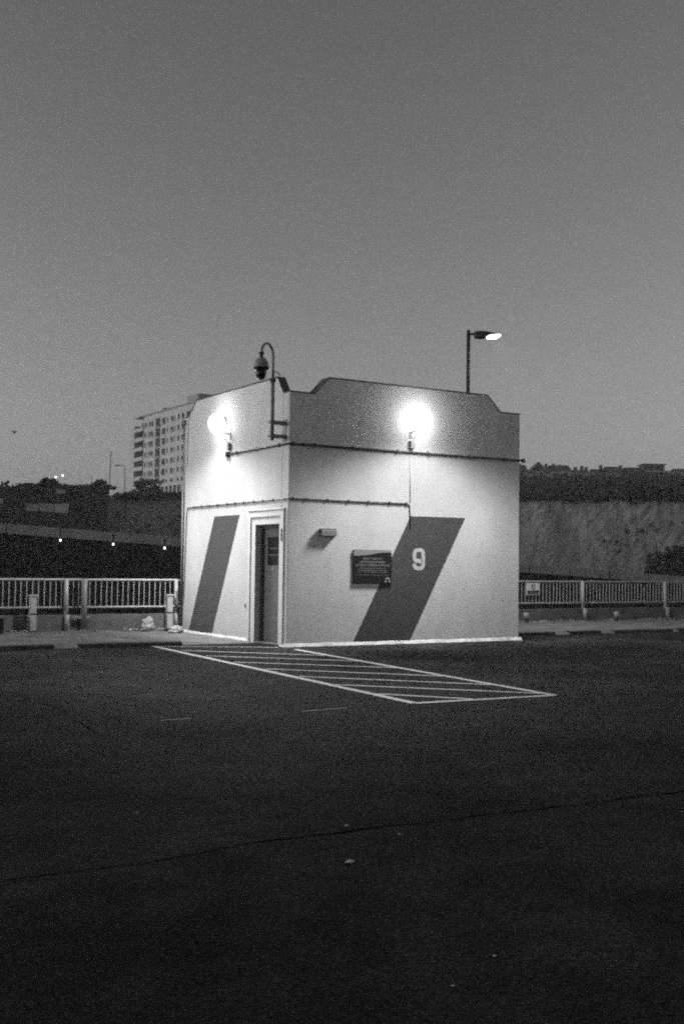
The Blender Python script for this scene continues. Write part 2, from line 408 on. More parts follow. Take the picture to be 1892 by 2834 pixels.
# door surround in two steps, recessed frame and leaf
q = MB()
q.prism([(.115, .0), (.255, .0), (.255, 2.29), (1.405, 2.29), (1.405, 0), (1.505, 0), (1.505, 2.405), (.115, 2.405)], 'x', -.030, -.001)
q.build('door_surround', 'trim_paint', kiosk, .008)
q = MB(); q.prism([(.262, .0), (.30, .0), (.30, 2.155), (1.23, 2.155), (1.23, 0), (1.398, 0), (1.398, 2.283), (.262, 2.283)], 'x', -.014, -.0012)
q.build('inner_moulding', 'trim_paint', kiosk, .006)
MB().box((-.042, .10, 2.407), (-.001, 1.52, 2.435)).build('drip_mould', 'trim_paint', kiosk, .006)
q = MB(); q.prism([(.277, .03), (.33, .03), (.33, 2.09), (1.17, 2.09), (1.17, .03), (1.238, .03), (1.238, 2.148), (.277, 2.148)], 'x', .10, .20)
q.build('door_frame', 'door_frame_paint', kiosk)
door = MB()
door.prism([(.333, .04), (1.167, .04), (1.167, 2.087), (1.04, 2.087), (1.04, 1.42), (.60, 1.42), (.60, 2.087), (.333, 2.087)], 'x', .145, .19)
door.box((.1455, .602, 1.93), (.1895, 1.038, 2.0865))
door = door.build('door', 'door_paint', kiosk, .003)
door['label'] = 'grey door leaf with dark vision panel in a deep recess'
MB().box((.158, .601, 1.421), (.166, 1.039, 1.929)).build('pane', 'pane_glass', door)
q = MB(); q.box((.1575, .61, 1.72), (.1579, 1.03, 1.735)); q.box((.1575, .61, 1.60), (.1579, 1.03, 1.61)); q.build('glazing_wire', 'grey_metal', door)
q = MB(); q.lathe((.1448, .83, 1.36), (-1, 0, 0), [(.055, 0), (.055, .002)], 16); q.build('door_sticker', 'lens_grey', door)
MB().box((.12, .37, .95), (.1448, .43, 1.15)).build('pull_plate', 'pale_metal', door)
MB().box((-.02, .28, .002), (.14, 1.237, .032)).build('threshold', 'concrete', kiosk, .005)
q = MB(); q.box((-.012, 1.60, .63), (0, 1.63, .70)); q.build('key_switch', 'black_plastic', kiosk)
q = MB(); q.box((-.042, .165, 1.85), (-.031, .19, 2.07)); q.build('door_contact', 'dark_metal', kiosk)
# rain pipe on the back corner and a fine cable
q = MB(); q.tube([(-.03, WY + .03, 4.36), (-.03, WY + .03, 3.9), (-.03, WY + .03, 0.08)], .022, 8); q.box((-.075, WY - .01, 4.33), (.0, WY + .08, 4.43))
q.build('rain_pipe', 'grey_metal', kiosk)
q = MB(); q.tube([(-.006, 4.30, 4.46), (-.006, 4.43, 4.40), (-.006, 4.45, 3.45)], .006, 6); q.build('thin_cable', 'grey_metal', kiosk)

# ------------------------------------------------------------------ conduits
def conduit(name, label, pts, r, clips, cr):
    t = thing(name, pts[0], label, 'conduit')
    MB().tube(pts, r, 8).build('pipe', 'conduit', t)
    for (x, y, z, ax) in clips:
        q = MB()
        if ax == 'f': q.box((x - .016, -r * 2.2, z - cr), (x + .016, -.001, z + cr))
        else: q.box((-r * 2.2, y - .016, z - cr), (-.001, y + .016, z + cr))
        q.build('saddle_clip', 'conduit', t)
    return t
r1 = .019
c1 = conduit('conduit', 'dark thick conduit running round the kiosk under the floodlights',
        [(-.027, 2.44, 3.553), (-.027, .02, 3.553), (-.022, -.022, 3.553), (.02, -.027, 3.555), (5.19, -.027, 3.556), (5.25, -.027, 3.556)], r1,
        [(0, 2.074, 3.553, 's'), (0, 1.235, 3.553, 's'), (0, .343, 3.553, 's'), (.06, 0, 3.555, 'f'), (.5, 0, 3.555, 'f'), (1.309, 0, 3.555, 'f'), (2.261, 0, 3.555, 'f'), (2.954, 0, 3.555, 'f'), (3.943, 0, 3.555, 'f'), (4.8, 0, 3.555, 'f')], .034)
q = MB(); q.lathe((5.23, -.03, 3.556), (1, 0, 0), [(.02, 0), (.042, .01), (.042, .05), (.02, .06)], 12); q.build('end_box', 'conduit', c1)
q = MB(); q.box((-.07, 2.41, 3.50), (-.001, 2.475, 3.60)); q.tube([(-.035, 2.44, 3.5), (-.035, 2.44, 3.42)], .014, 6); q.build('end_box', 'conduit', c1)
r2 = .0095
c2 = conduit('conduit', 'thin clipped cable run above the door at stripe-top height',
        [(-.013, 4.487, .75), (-.013, 4.40, 2.5), (-.013, 4.36, 2.585), (-.013, .02, 2.588), (-.010, -.010, 2.588), (.02, -.013, 2.590), (2.50, -.013, 2.596), (2.55, -.013, 2.57), (2.575, -.013, 2.15)], r2,
        [(0, y, 2.586, 's') for y in (4.023, 3.675, 3.289, 2.898, 2.478, 2.125, 1.735, 1.338, .971, .559, .12)] + [(x, 0, 2.592, 'f') for x in (.078, .367, .785, 1.226, 1.661, 2.105, 2.47)], .024)
q = MB(); q.tube([(-.02, 4.487, .75), (-.03, 4.50, .64), (-.05, 4.60, .60), (-.05, 4.72, .68), (-.05, 4.78, .85)], .014, 6); q.build('cable_loop', 'conduit', c2)
q = MB(); q.tube([(2.56, -.008, 3.50), (2.563, -.008, 2.62)], .007, 6); q.build('white_drop_cable', 'wall_paint', c2)

# ------------------------------------------------------------------ floodlights
def photometry(ld):
    "asymmetric cut-off flood: thrown outward and down, spilling down the wall, dark above"
    ld.use_nodes = True; t = ld.node_tree; N = t.nodes.new; L = t.links.new
    em = next(x for x in t.nodes if x.type == 'EMISSION')
    tc = N('ShaderNodeTexCoord'); sp = N('ShaderNodeSeparateXYZ'); L(tc.outputs['Normal'], sp.inputs[0])
    def mth(op, a, b=None, c=None):
        x = N('ShaderNodeMath'); x.operation = op
        for i, v in enumerate((a, b, c)):
            if v is None: continue
            if isinstance(v, (int, float)): x.inputs[i].default_value = v
            else: L(v, x.inputs[i])
        return x.outputs[0]
    wallward = mth('MAXIMUM', mth('MULTIPLY', sp.outputs['Y'], -1.0), .20)
    spill = mth('POWER', mth('DIVIDE', .20, wallward), 2.6)
    down = mth('MULTIPLY', sp.outputs['Z'], -1.0)
    outw = N('ShaderNodeClamp'); L(mth('MULTIPLY', sp.outputs['Y'], 3.0), outw.inputs[0])
    def smooth(src, lo, hi):
        r = N('ShaderNodeMapRange'); r.interpolation_type = 'SMOOTHSTEP'; L(src, r.inputs[0])
        for key, v in (('From Min', lo), ('From Max', hi)):
            if isinstance(v, (int, float)): r.inputs[key].default_value = v
            else: L(v, r.inputs[key])
        return r.outputs[0]
    cut = smooth(down, mth('SUBTRACT', .20, mth('MULTIPLY', outw.outputs[0], .05)), mth('SUBTRACT', .75, mth('MULTIPLY', outw.outputs[0], .34)))
    nadir = mth('SUBTRACT', mth('MULTIPLY_ADD', outw.outputs[0], .3, 1.0), mth('MULTIPLY', mth('MULTIPLY', outw.outputs[0], smooth(down, .40, .85)), .95))
    L(mth('MULTIPLY', mth('MULTIPLY', spill, cut), nadir), em.inputs['Strength'])
def floodlight(base, outw, along, label, e_beam, aim):
    "base: point on the wall; outw: outward normal; along: wall direction"
    base = Vector(base); o = Vector(outw); al = Vector(along); z = Vector((0, 0, 1))
    t = thing('floodlight', base, label, 'floodlight', 'wall floodlights')
    MB().obox(base + o * .035 + z * .02, al, o, z, .05, .035, .07).build('junction_box', 'pale_metal', t, .006)
    MB().obox(base + o * .006 + z * .28, al, o, z, .035, .006, .13).build('wall_plate', 'grey_metal', t)
    head = base + o * .16 + z * .47 + al * (.12 if o.y < 0 else .28)
    MB().tube([base + o * .012 + z * .26, base + o * .16 + z * .27, head - o * .06 - z * .15], .016, 8).build('arm', 'dark_metal', t)
    MB().tube([base + o * .05 + z * .09, base + o * .12 + z * .16, base + o * .2 + z * .29], .008, 6).build('lead', 'dark_metal', t)
    n = (o - z * .25).normalized()
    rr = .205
    cap = [(rr * .30, -.150), (rr * .42, -.148), (rr * .62, -.128), (rr * .66, -.118)]
    MB().lathe(head, n, cap, 24).build('housing', 'grey_metal', t)
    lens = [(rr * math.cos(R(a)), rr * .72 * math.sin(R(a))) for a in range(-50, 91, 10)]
    MB().lathe(head, n, lens, 28).build('lens', 'flood_lens', t)  # bloom put into the shape: lens as wide as the glare
    p = head + o * .40 - z * .24
    ld = bpy.data.lights.new('beam', 'POINT'); ld.energy = e_beam; ld.shadow_soft_size = .2
    photometry(ld)
    lo = bpy.data.objects.new('beam', ld); COL.objects.link(lo); lo.parent = t; lo.location = p - base
    lo.rotation_euler = (0, 0, math.atan2(-o.x, o.y))       # local Y points away from the wall
    l2 = bpy.data.lights.new('added_halo', 'POINT'); l2.energy = 7.0; l2.shadow_soft_size = .12  # extra lamp before the lens, added to spread a halo on the wall
    lo = bpy.data.objects.new('added_halo', l2); COL.objects.link(lo); lo.parent = t; lo.location = head + o * .22 - base
    return t
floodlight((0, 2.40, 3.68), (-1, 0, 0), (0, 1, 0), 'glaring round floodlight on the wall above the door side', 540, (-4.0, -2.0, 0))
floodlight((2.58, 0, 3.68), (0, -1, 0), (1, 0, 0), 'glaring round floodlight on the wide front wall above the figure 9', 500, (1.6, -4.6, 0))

# ------------------------------------------------------------------ bulkhead light, sign
bl = thing('bulkhead_light', (.795, 0, 2.01), 'small unlit grey bulkhead light on the front wall by the corner', 'wall light')
MB().prism([(.625, 1.955), (.965, 1.955), (.985, 1.985), (.965, 2.075), (.625, 2.075), (.612, 1.985)], 'y', -.03, -.001).build('back_box', 'grey_metal', bl, .006)
MB().prism([(.64, 1.945), (.95, 1.945), (.968, 2.0), (.95, 2.06), (.64, 2.06), (.625, 2.0)], 'y', -.07, -.031).build('diffuser', 'lens_grey', bl, .012)
MB().box((.63, -.06, 2.0755), (.96, -.001, 2.082)).build('hood', 'grey_metal', bl)

sg = thing('notice_sign', (1.745, 0, 1.11), 'dark rectangular parking notice sign with pale wavy top beside the stripe', 'sign')
MB().box((1.332, -.022, 1.110), (2.158, -.004, 1.724)).build('panel', 'sign_black', sg, .003)
wave = [(1.335, 1.62)] + [(1.335 + .82 * i / 16, 1.617 + .058 * (3 * (i / 16) ** 2 - 2 * (i / 16) ** 3) - .008 * math.sin(math.pi * i / 8)) for i in range(0, 17)] + [(2.155, 1.721), (1.335, 1.721)]
MB().prism(wave[1:], 'y', -.0245, -.0222).build('pale_band', 'sign_pale', sg)
def text(body, x, z, size, parent, m, y=-.0235, maxw=None):
    cu = bpy.data.curves.new('lettering', 'FONT'); cu.body = body; cu.size = size; cu.align_x = 'CENTER'; cu.resolution_u = 2
    o = bpy.data.objects.new('lettering', cu); COL.objects.link(o)
    bpy.context.view_layer.update()
    me = bpy.data.meshes.new_from_object(o); wdt = o.dimensions.x; bpy.data.objects.remove(o)
    sx = min(1.0, maxw / wdt) if maxw and wdt else 1.0
    for v in me.vertices: v.co = Vector((v.co.x * sx, 0, v.co.y))
    me.materials.append(MATS[m]); ob = bpy.data.objects.new('lettering', me); COL.objects.link(ob); ob.parent = parent
    ob.location = Vector((x, y, z)) - wloc(parent); ob['kind'] = 'stuff'
    return ob
text('LEVEL 9 USED FOR', 1.745, 1.545, .052, sg, 'sign_ink', maxw=.44)
text('EVENT PARKING EVERY', 1.745, 1.485, .052, sg, 'sign_ink', maxw=.60)
text('SATURDAY & SUNDAY MORNING', 1.745, 1.425, .054, sg, 'sign_ink', maxw=.74)
for (z, w_, h_) in ((1.382, .56, .020), (1.346, .62, .018), (1.312, .66, .018), (1.262, .72, .012)):   # lines too small to read
    q = MB(); x = 1.745 - w_ / 2
    while x < 1.745 + w_ / 2:
        ww = random.uniform(.02, .06); q.box((x, -.0235, z), (min(x + ww, 1.745 + w_ / 2), -.0222, z + h_ * .6)); x += ww + .012
    q.build('small_print', 'lens_grey', sg)
q = MB()
for (x, z, r) in ((2.045, 1.20, .018), (2.10, 1.20, .018), (2.03, 1.15, .020), (2.115, 1.15, .020), (2.075, 1.215, .014)):
    q.lathe((x, -.0222, z), (0, -1, 0), [(r, 0), (r, .0015)], 10)
q.build('logo', 'sign_ink', sg)

# ------------------------------------------------------------------ CCTV camera on a swan-neck pole
cc = thing('cctv_camera', (-.29, .155, 3.62), 'dome security camera on swan-neck pole bracketed to the kiosk corner', 'camera')
PX, PY = -.29, .10
MB().box((-.012, .10, 3.60), (-.001, .21, 4.0)).build('wall_plate', 'grey_metal', cc)
for z in (3.68, 3.92):
    q = MB(); q.box((PX, PY + .015, z - .035), (-.012, PY + .055, z + .035)); q.box((PX - .05, PY - .045, z - .018), (PX + .05, PY + .06, z + .018)); q.build('bracket', 'grey_metal', cc)
nd = Vector((-.845, -.53, 0)).normalized()
base = Vector((PX, PY, 0))
pts = [base + Vector((0, 0, 4.66)), base + Vector((0, 0, 5.0)), base + Vector((0, 0, 5.07))]
RA = .2
for i in range(1, 13):
    a = math.pi * i / 12
    pts.append(base + nd * (RA - RA * math.cos(a)) + Vector((0, 0, 5.07 + RA * math.sin(a))))
MB().tube([base + Vector((0, 0, 3.60)), base + Vector((0, 0, 4.66))], .034, 12).build('pole', 'grey_metal', cc)
MB().tube([base + Vector((0, 0, 4.63)), base + Vector((0, 0, 4.69))], .055, 12).build('pole_collar', 'dark_metal', cc)
MB().tube(pts, .023, 10).build('swan_neck', 'grey_metal', cc)
hd = pts[-1]; dn = Vector((0, 0, -1))
MB().lathe(hd, dn, [(.03, -.02), (.05, -.01), (.05, .015), (.03, .03), (.03, .075)], 14).build('neck_joint', 'dark_metal', cc)
dome = MB().lathe(hd, dn, [(.03, .07), (.06, .085), (.095, .12), (.118, .17), (.13, .225), (.133, .255), (.12, .257)], 24).build('dome_shroud', 'grey_metal', cc)
MB().lathe(hd, dn, [(.134, .256), (.128, .27), (.105, .295), (.088, .315)], 24).build('rim', 'black_plastic', cc)
bub = MB().lathe(hd, dn, [(.085, .31), (.092, .33), (.093, .36), (.085, .40), (.068, .435), (.04, .46), (.012, .47)], 24).build('lens_bubble', 'black_plastic', cc)
q = MB(); q.tube([base + Vector((.03, 0, 4.80)), base + Vector((.08, .0, 4.815)), base + Vector((.10, -.02, 4.78)), base + Vector((.13, -.03, 4.75))], .009, 6); q.build('stray_cable', 'dark_metal', cc)

# ------------------------------------------------------------------ street lamp behind the kiosk
LX_, LY_ = 6.42, 3.31
sl = thing('street_lamp', (LX_, LY_, .06), 'tall lit street lamp column standing behind the kiosk', 'street lamp')
MB().tube([(LX_, LY_, .06), (LX_, LY_, 1.2), (LX_, LY_, 1.25), (LX_, LY_, 6.88)], [.075, .075, .052, .042], 12).build('column', 'dark_metal', sl)
ld_ = Vector((.86, -.51, 0)); lp = Vector((-.51, -.86, 0)); zz = Vector((0, 0, 1)); top = Vector((LX_, LY_, 6.79))
MB().tube([top, top + ld_ * .16], .026, 8).build('arm', 'dark_metal', sl)
hp = []
hd0 = top + ld_ * .13
prof = [(0, -.05, .05, .07), (.03, -.085, .055, .10), (.16, -.095, .06, .13), (.26, -.075, .055, .14), (.40, -.03, .03, .13), (.58, -.012, .012, .11), (.64, -.005, .006, .06)]
q = MB(); vs = []; fs = []
for (s_, zb, zt, hw) in prof:
    c_ = hd0 + ld_ * s_
    vs += [c_ + lp * hw + zz * zb, c_ - lp * hw + zz * zb, c_ - lp * hw * .8 + zz * zt, c_ + lp * hw * .8 + zz * zt]
for i in range(len(prof) - 1):
    for j in range(4): fs.append((4 * i + j, 4 * i + (j + 1) % 4, 4 * i + 4 + (j + 1) % 4, 4 * i + 4 + j))
fs += [(0, 1, 2, 3), tuple(len(vs) - 4 + j for j in range(4))]
q.add(vs, fs).build('head', 'dark_metal', sl)
MB().tube([hd0 + ld_ * .14 + zz * .055, hd0 + ld_ * .14 + zz * .085], .022, 8).build('photocell', 'dark_metal', sl)
q = MB(); vs = []; fs = []
lpr = [(.30, -.07, .08), (.33, -.085, .11), (.52, -.080, .10), (.60, -.035, .06)]
for (s_, zb, hw) in lpr:
    c_ = hd0 + ld_ * s_
    vs += [c_ + lp * hw + zz * zb, c_ - lp * hw + zz * zb, c_ - lp * hw - zz * .014, c_ + lp * hw - zz * .014]
for i in range(len(lpr) - 1):
    for j in range(4): fs.append((4 * i + j, 4 * i + (j + 1) % 4, 4 * i + 4 + (j + 1) % 4, 4 * i + 4 + j))
fs += [(0, 1, 2, 3), tuple(len(vs) - 4 + j for j in range(4))]
q.add(vs, fs).build('lens', 'street_lens', sl)
ld = bpy.data.lights.new('lamp_light', 'SPOT'); ld.energy = 620; ld.spot_size = R(104); ld.spot_blend = .5; ld.shadow_soft_size = .08
lo = bpy.data.objects.new('lamp_light', ld); COL.objects.link(lo); lo.parent = sl; lo.location = hd0 + ld_ * .45 - zz * .12 - Vector((LX_, LY_, .06))
lo.rotation_euler = (zz - ld_ * .75 + lp * .1).normalized().to_track_quat('Z', 'Y').to_euler()

# ------------------------------------------------------------------ plinth wall, railing
pw = MB()
for i in range(16):
    a = -30 + 4 * i; z = random.uniform(.365, .375)
    pw.box((a + .004, 4.86, .0005), (a + 3.996, 5.09, z))
pwo = pw.build('plinth_wall', 'concrete'); tag(pwo, 'low stained concrete plinth wall under the long railing', 'wall')
rl = thing('railing', (0, 5.0, .37), 'long pale metal railing with thin upright bars along the deck edge', 'railing')
MB().tube([(-26, 4.98, 1.075), (32, 4.98, 1.075)], .026, 8).build('top_rail', 'rail_paint', rl)
MB().tube([(-26, 4.98, .52), (32, 4.98, .52)], .022, 8).build('bottom_rail', 'rail_paint', rl)
bal = bpy.data.meshes.new('baluster'); mb = MB(); mb.tube([(0, 0, .52), (0, 0, 1.07)], .0085, 6)
bal.from_pydata([tuple(p) for p in mb.v], [], mb.f); bal.materials.append(M['rail_paint'])
x = -6.98
while x < 18.6:
    if x < .3 or x > 8.2:
        b = inst(bal, 'baluster', (x, 4.98, random.uniform(-.003, .003)), rl, (0, random.uniform(-.006, .006), 0))
    x += .1165
for x in (-8.2, -5.3, -2.36, 0.0, 8.4, 11.46, 14.5, 17.55):
    q = MB(); q.box((x - .05, 4.80, .065), (x + .05, 4.858, .38)); q.tube([(x, 4.90, .30), (x, 4.93, 1.09)], .042, 10); q.build('post', 'rail_paint', rl, 0)
q = MB(); q.tube([(-2.03, 4.80, .065), (-2.03, 4.80, 1.10)], .060, 12); q.build('gate_post', 'grey_metal', rl)
q = MB(); q.box((-2.3, 4.76, .30), (-1.9, 4.80, .36)); q.build('post_bracket', 'grey_metal', rl)
for i, x in enumerate((-6.6, -4.1, 3.5)):
    q = MB(); q.tube([(x, 4.98, .37), (x, 4.98, .52)], .01, 6); q.build('rail_stay', 'rail_paint', rl)

# square fender posts standing before the plinth
for i, x in enumerate((-3.09, -.24)):
    t = thing('fender_post', (x, 4.70, .065), ('square grey capped post before the plinth, by the dark box', 'square grey capped post before the plinth, beside the kiosk')[i], 'post')
    MB().box((x - .06, 4.64, .065), (x + .06, 4.76, .75)).build('shaft', 'pale_metal', t, .008)
    MB().box((x - .075, 4.625, .752), (x + .075, 4.775, .785)).build('cap', 'pale_metal', t, .006)
    MB().box((x - .066, 4.634, .40), (x + .066, 4.766, .425)).build('band', 'dark_metal', t)
    MB().box((x - .085, 4.615, .064), (x + .085, 4.785, .085)).build('foot_plate', 'dark_metal', t)
# dark storage box at the plinth
t = thing('grit_box', (-4.1, 4.5, .065), 'low dark box standing against the plinth wall', 'box')
MB().box((-4.75, 4.25, .065), (-3.75, 4.80, .33)).build('body', 'black_plastic', t, .02)
MB().prism([(4.23, .332), (4.82, .332), (4.82, .40), (4.25, .36)], 'x', -4.77, -3.73).build('lid', 'black_plastic', t, .01)
# short reflector stubs by the right-hand plinth
for i, x in enumerate((9.15, 12.2)):
    t = thing('marker_stub', (x, 4.45, .065), ('short dark marker stub with pale reflector below the warning sign', 'short dark marker stub with pale reflector between two railing posts')[i], 'marker post')
    MB().tube([(x, 4.45, .065), (x, 4.45, .16)], .05, 10).build('stub', 'dark_metal', t)
    MB().lathe((x, 4.45, .16), (0, 0, 1), [(.05, 0), (.07, .02), (.07, .13), (.04, .15)], 12).build('reflector', 'sign_pale', t)
# warning sign wired to the railing
ns = thing('warning_sign', (9.78, 4.94, .74), 'small white prohibition sign with black panel fixed on the railing', 'sign')
MB().box((9.565, 4.935, .738), (10.0, 4.945, 1.04)).build('plate', 'sign_white', ns)
MB().box((9.60, 4.932, .758), (9.97, 4.9345, .85)).build('black_panel', 'sign_black', ns)
q = MB(); cx_, cz_ = 9.782, .945
for i in range(24):
    a0, a1 = 2 * math.pi * i / 24, 2 * math.pi * (i + 1) / 24
    q.add([(cx_ + .072 * math.cos(a0), 4.933, cz_ + .072 * math.sin(a0)), (cx_ + .072 * math.cos(a1), 4.933, cz_ + .072 * math.sin(a1)),
           (cx_ + .055 * math.cos(a1), 4.933, cz_ + .055 * math.sin(a1)), (cx_ + .055 * math.cos(a0), 4.933, cz_ + .055 * math.sin(a0))], [(0, 1, 2, 3)])
q.add([(cx_ - .05, 4.9325, cz_ + .04), (cx_ - .04, 4.9325, cz_ + .05), (cx_ + .05, 4.9325, cz_ - .04), (cx_ + .04, 4.9325, cz_ - .05)], [(0, 1, 2, 3)])
q.build('prohibition_ring', 'dark_metal', ns)
q = MB()
for z in (.785, .81):
    q.box((9.66, 4.9305, z), (9.9, 4.9318, z + .012))
q.build('small_print', 'lens_grey', ns)

# crumpled bags, litter and rubble
def crumple(name, c, s_, m, label, cat, seed):
    bm = bmesh.new(); bmesh.ops.create_icosphere(bm, subdivisions=3, radius=1)
    for v in bm.verts:
        n = v.co.normalized(); f = 1 + .35 * noise.noise(n * 1.6 + Vector((seed, 0, 0))) + .30 * noise.noise(n * 3.5 + Vector((0, seed, 0))) + .22 * noise.noise(n * 9 + Vector((0, 0, seed)))
        v.co = Vector((n.x * f * s_[0], n.y * f * s_[1], max(n.z * f * s_[2], -.7 * s_[2])))
    me = bpy.data.meshes.new(name); bm.to_mesh(me); bm.free(); me.materials.append(M[m])
    o = bpy.data.objects.new(name, me); COL.objects.link(o); o.location = (c[0], c[1], c[2] + .7 * s_[2]); return tag(o, label, cat)
crumple('plastic_bag', (-.72, 4.66, .064), (.13, .09, .15), 'white_bag', 'tall crumpled white plastic bag leaning against the plinth wall', 'bag', 3)
crumple('plastic_bag', (-.35, 4.05, .02), (.14, .10, .085), 'white_bag', 'crumpled white plastic bag lying on the pavement near the kiosk', 'bag', 8)
for (x, y, sx, lb) in ((-6.49, -12.72, .022, 'small pale litter scrap lying just past the long crack'), (-6.71, -14.11, .008, 'tiny pale pebble on dark asphalt'), (-7.03, -14.28, .008, 'tiny pale pebble on dark asphalt'),
                   (-7.0, -11.2, .010, 'tiny pale pebble on dark asphalt'), (-5.95, -12.35, .009, 'tiny pale pebble on dark asphalt'), (-6.1, -12.05, .012, 'tiny pale pebble on dark asphalt')):
    o = crumple('litter_scrap' if 'litter' in lb else 'pebble', (x, y, 0.001), (sx, sx * .7, sx * .35), 'litter_paper', lb, 'litter' if 'litter' in lb else 'pebble', x)
    if 'pebble' in lb: o['group'] = 'pebbles on the asphalt'
q = MB()
for i in range(900):
    left = random.random() < .45
    x = random.uniform(-7, -.1) if left else random.uniform(8, 17)
    if noise.noise(Vector((x * .9, 0, 3))) < -.12: continue
    y = 4.62 - abs(random.gauss(0, .10)) + .1; s_ = random.uniform(.008, .045)
    P = [Vector((random.uniform(-1, 1), random.uniform(-1, 1), random.uniform(-1, 1))).normalized() * s_ for _ in range(4)]
    c_ = Vector((x, min(y, 4.80), .068 + s_ * .4)); q.add([c_ + p for p in P], [(0, 1, 2), (0, 1, 3), (1, 2, 3), (0, 2, 3)])
tag(q.build('rubble_strip', 'rubble', kind='stuff'), 'broken rubble and grit lying along the foot of the plinth wall', 'rubble')

# ================================================================== THE LAND BEHIND
# access ramp descending to the right, with coping panels
rp = thing('ramp_wall', far(0, 121, -9), 'long dark ribbed ramp wall with pale concrete parapet panels sloping down', 'ramp wall')
Pa, Pb = Vector((-33 - 40 * 1.0, 110 - 40 * .328, 0)), Vector((40.2 + 36.6, 134 + 12, 0))
dirr = (Pb - Pa).normalized(); ltot = (Pb - Pa).length; nrm = Vector((dirr.y, -dirr.x, 0))
def rz(s_):  # top height along the ramp
    lat = Pa.x + dirr.x * s_; return 5.02 - (lat + 33) / 73.2 * 4.46
def rpt(s_, off, z):
    p = Pa + dirr * s_ + nrm * off; return far(p.x, p.y, z)
s0 = ((-33 + 17 / 1892 * 60) - Pa.x)  # near the first visible joint
PL = 5.12
k = 0; s_ = (40.55) / dirr.x - PL * 9
lightspots = []
while s_ < ltot - PL:
    if s_ >= 0:
        a, b = s_ + .07, s_ + PL - .07; q = MB()
        for (aa, bb) in ((a, b),):
            q.add([rpt(aa, 0, rz(aa) - .94), rpt(bb, 0, rz(bb) - .94), rpt(bb, -.35, rz(bb) - .94), rpt(aa, -.35, rz(aa) - .94),
                   rpt(aa, 0, rz(aa)), rpt(bb, 0, rz(bb)), rpt(bb, -.35, rz(bb)), rpt(aa, -.35, rz(aa))],
                  [(0, 3, 2, 1), (4, 5, 6, 7), (0, 1, 5, 4), (1, 2, 6, 5), (2, 3, 7, 6), (3, 0, 4, 7)])
        q.build('parapet_panel', 'far_concrete', rp); lightspots.append(s_)
    s_ += PL
q = MB(); q.add([rpt(0, -.30, -9), rpt(ltot, -.30, -9), rpt(ltot, -.30, rz(ltot) - .3), rpt(0, -.30, rz(0) - .3), rpt(0, -12, -9), rpt(ltot, -12, -9), rpt(ltot, -12, rz(ltot) - .5), rpt(0, -12, rz(0) - .5)],
                [(0, 1, 2, 3), (4, 5, 6, 7), (3, 2, 6, 7), (0, 3, 7, 4), (1, 2, 6, 5)])
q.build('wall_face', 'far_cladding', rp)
q = MB(); s_ = 0
while s_ < ltot - 1:
    dd = random.uniform(.10, .16); w_ = random.uniform(.35, .7)
    q.add([rpt(s_, -.29 + dd, -9), rpt(s_ + w_, -.29 + dd, -9), rpt(s_ + w_, -.29 + dd, rz(s_ + w_) - .95), rpt(s_, -.29 + dd, rz(s_) - .95), rpt(s_, -.3, -9), rpt(s_ + w_, -.3, -9), rpt(s_ + w_, -.3, rz(s_) - .95), rpt(s_, -.3, rz(s_) - .95)],
          [(0, 1, 2, 3), (0, 3, 7, 4), (1, 5, 6, 2)]); s_ += 1.15
o = q.build('cladding_ribs', 'far_cladding', rp); o['kind'] = 'stuff'
# small lights under the parapet joints
vis = [s for s in lightspots if -30.5 < Pa.x + dirr.x * s < -14]
for s_ in vis[-3:]:
    p = rpt(s_, .12, rz(s_) - 1.15)
    t = thing('ramp_light', p, 'tiny glowing lamp under a joint of the ramp parapet', 'lamp', 'ramp lights')
    MB().lathe(p, (0, 0, -1), [(.02, -.05), (.05, 0), (.085, .07), (.07, .12), (.02, .15)], 10).build('globe', 'far_lamp', t)
    MB().tube([p + Vector((0, 0, .05)), rpt(s_, -.2, rz(s_) - 1.0)], .04, 6).build('bracket', 'dark_metal', t)

# chalk cliff
def cliff_z(lat): return 12.4 + .012 * lat + .25 * noise.noise(Vector((lat * .08, 0, 4)))
def cliff_d(lat): return 190 + 5 * noise.noise(Vector((lat * .03, 7, 0)))
q = MB(); nl, nh = 300, 34
l0, l1 = -42, 130
for j in range(nh + 1):
    for i in range(nl + 1):
        lat = l0 + (l1 - l0) * i / nl; h = j / nh; zt = cliff_z(lat); z = -9 + (zt + 9) * h
        dep = cliff_d(lat) - 6 * (1 - h) + 1.0 * noise.noise(Vector((lat * .22, z * .12, 2))) + .45 * noise.noise(Vector((lat * .7, z * .5, 6))) + .3 * noise.noise(Vector((lat * 1.8, z * 1.6, 8)))
        q.v.append(far(lat, dep, z))
for j in range(nh):
    for i in range(nl):
        a = j * (nl + 1) + i; q.f.append((a, a + 1, a + nl + 2, a + nl + 1))
q.build('cliff', 'chalk', kind='structure')
# hillside above it
def hz(lat, dep):
    k = min(1, max(0, (lat + 20) / 50)); k = k * k * (3 - 2 * k)
    base = cliff_z(lat) + (dep - 190) * (.064 + .030 * k) if dep < 420 else cliff_z(lat) + 230 * (.064 + .03 * k) + (dep - 420) * .02
    return base
q = MB(); nl, nd_ = 80, 40
for j in range(nd_ + 1):
    for i in range(nl + 1):
        lat = -150 + 350 * i / nl; dep = 188 + 520 * (j / nd_) ** 1.6
        dep2 = cliff_d(lat) + (dep - 188)
        q.v.append(far(lat, dep2, hz(lat, max(dep2, 190)) - .1))
for j in range(nd_):
    for i in range(nl):
        a = j * (nl + 1) + i; q.f.append((a, a + 1, a + nl + 2, a + nl + 1))
q.build('hill', 'hill_ground', kind='structure')
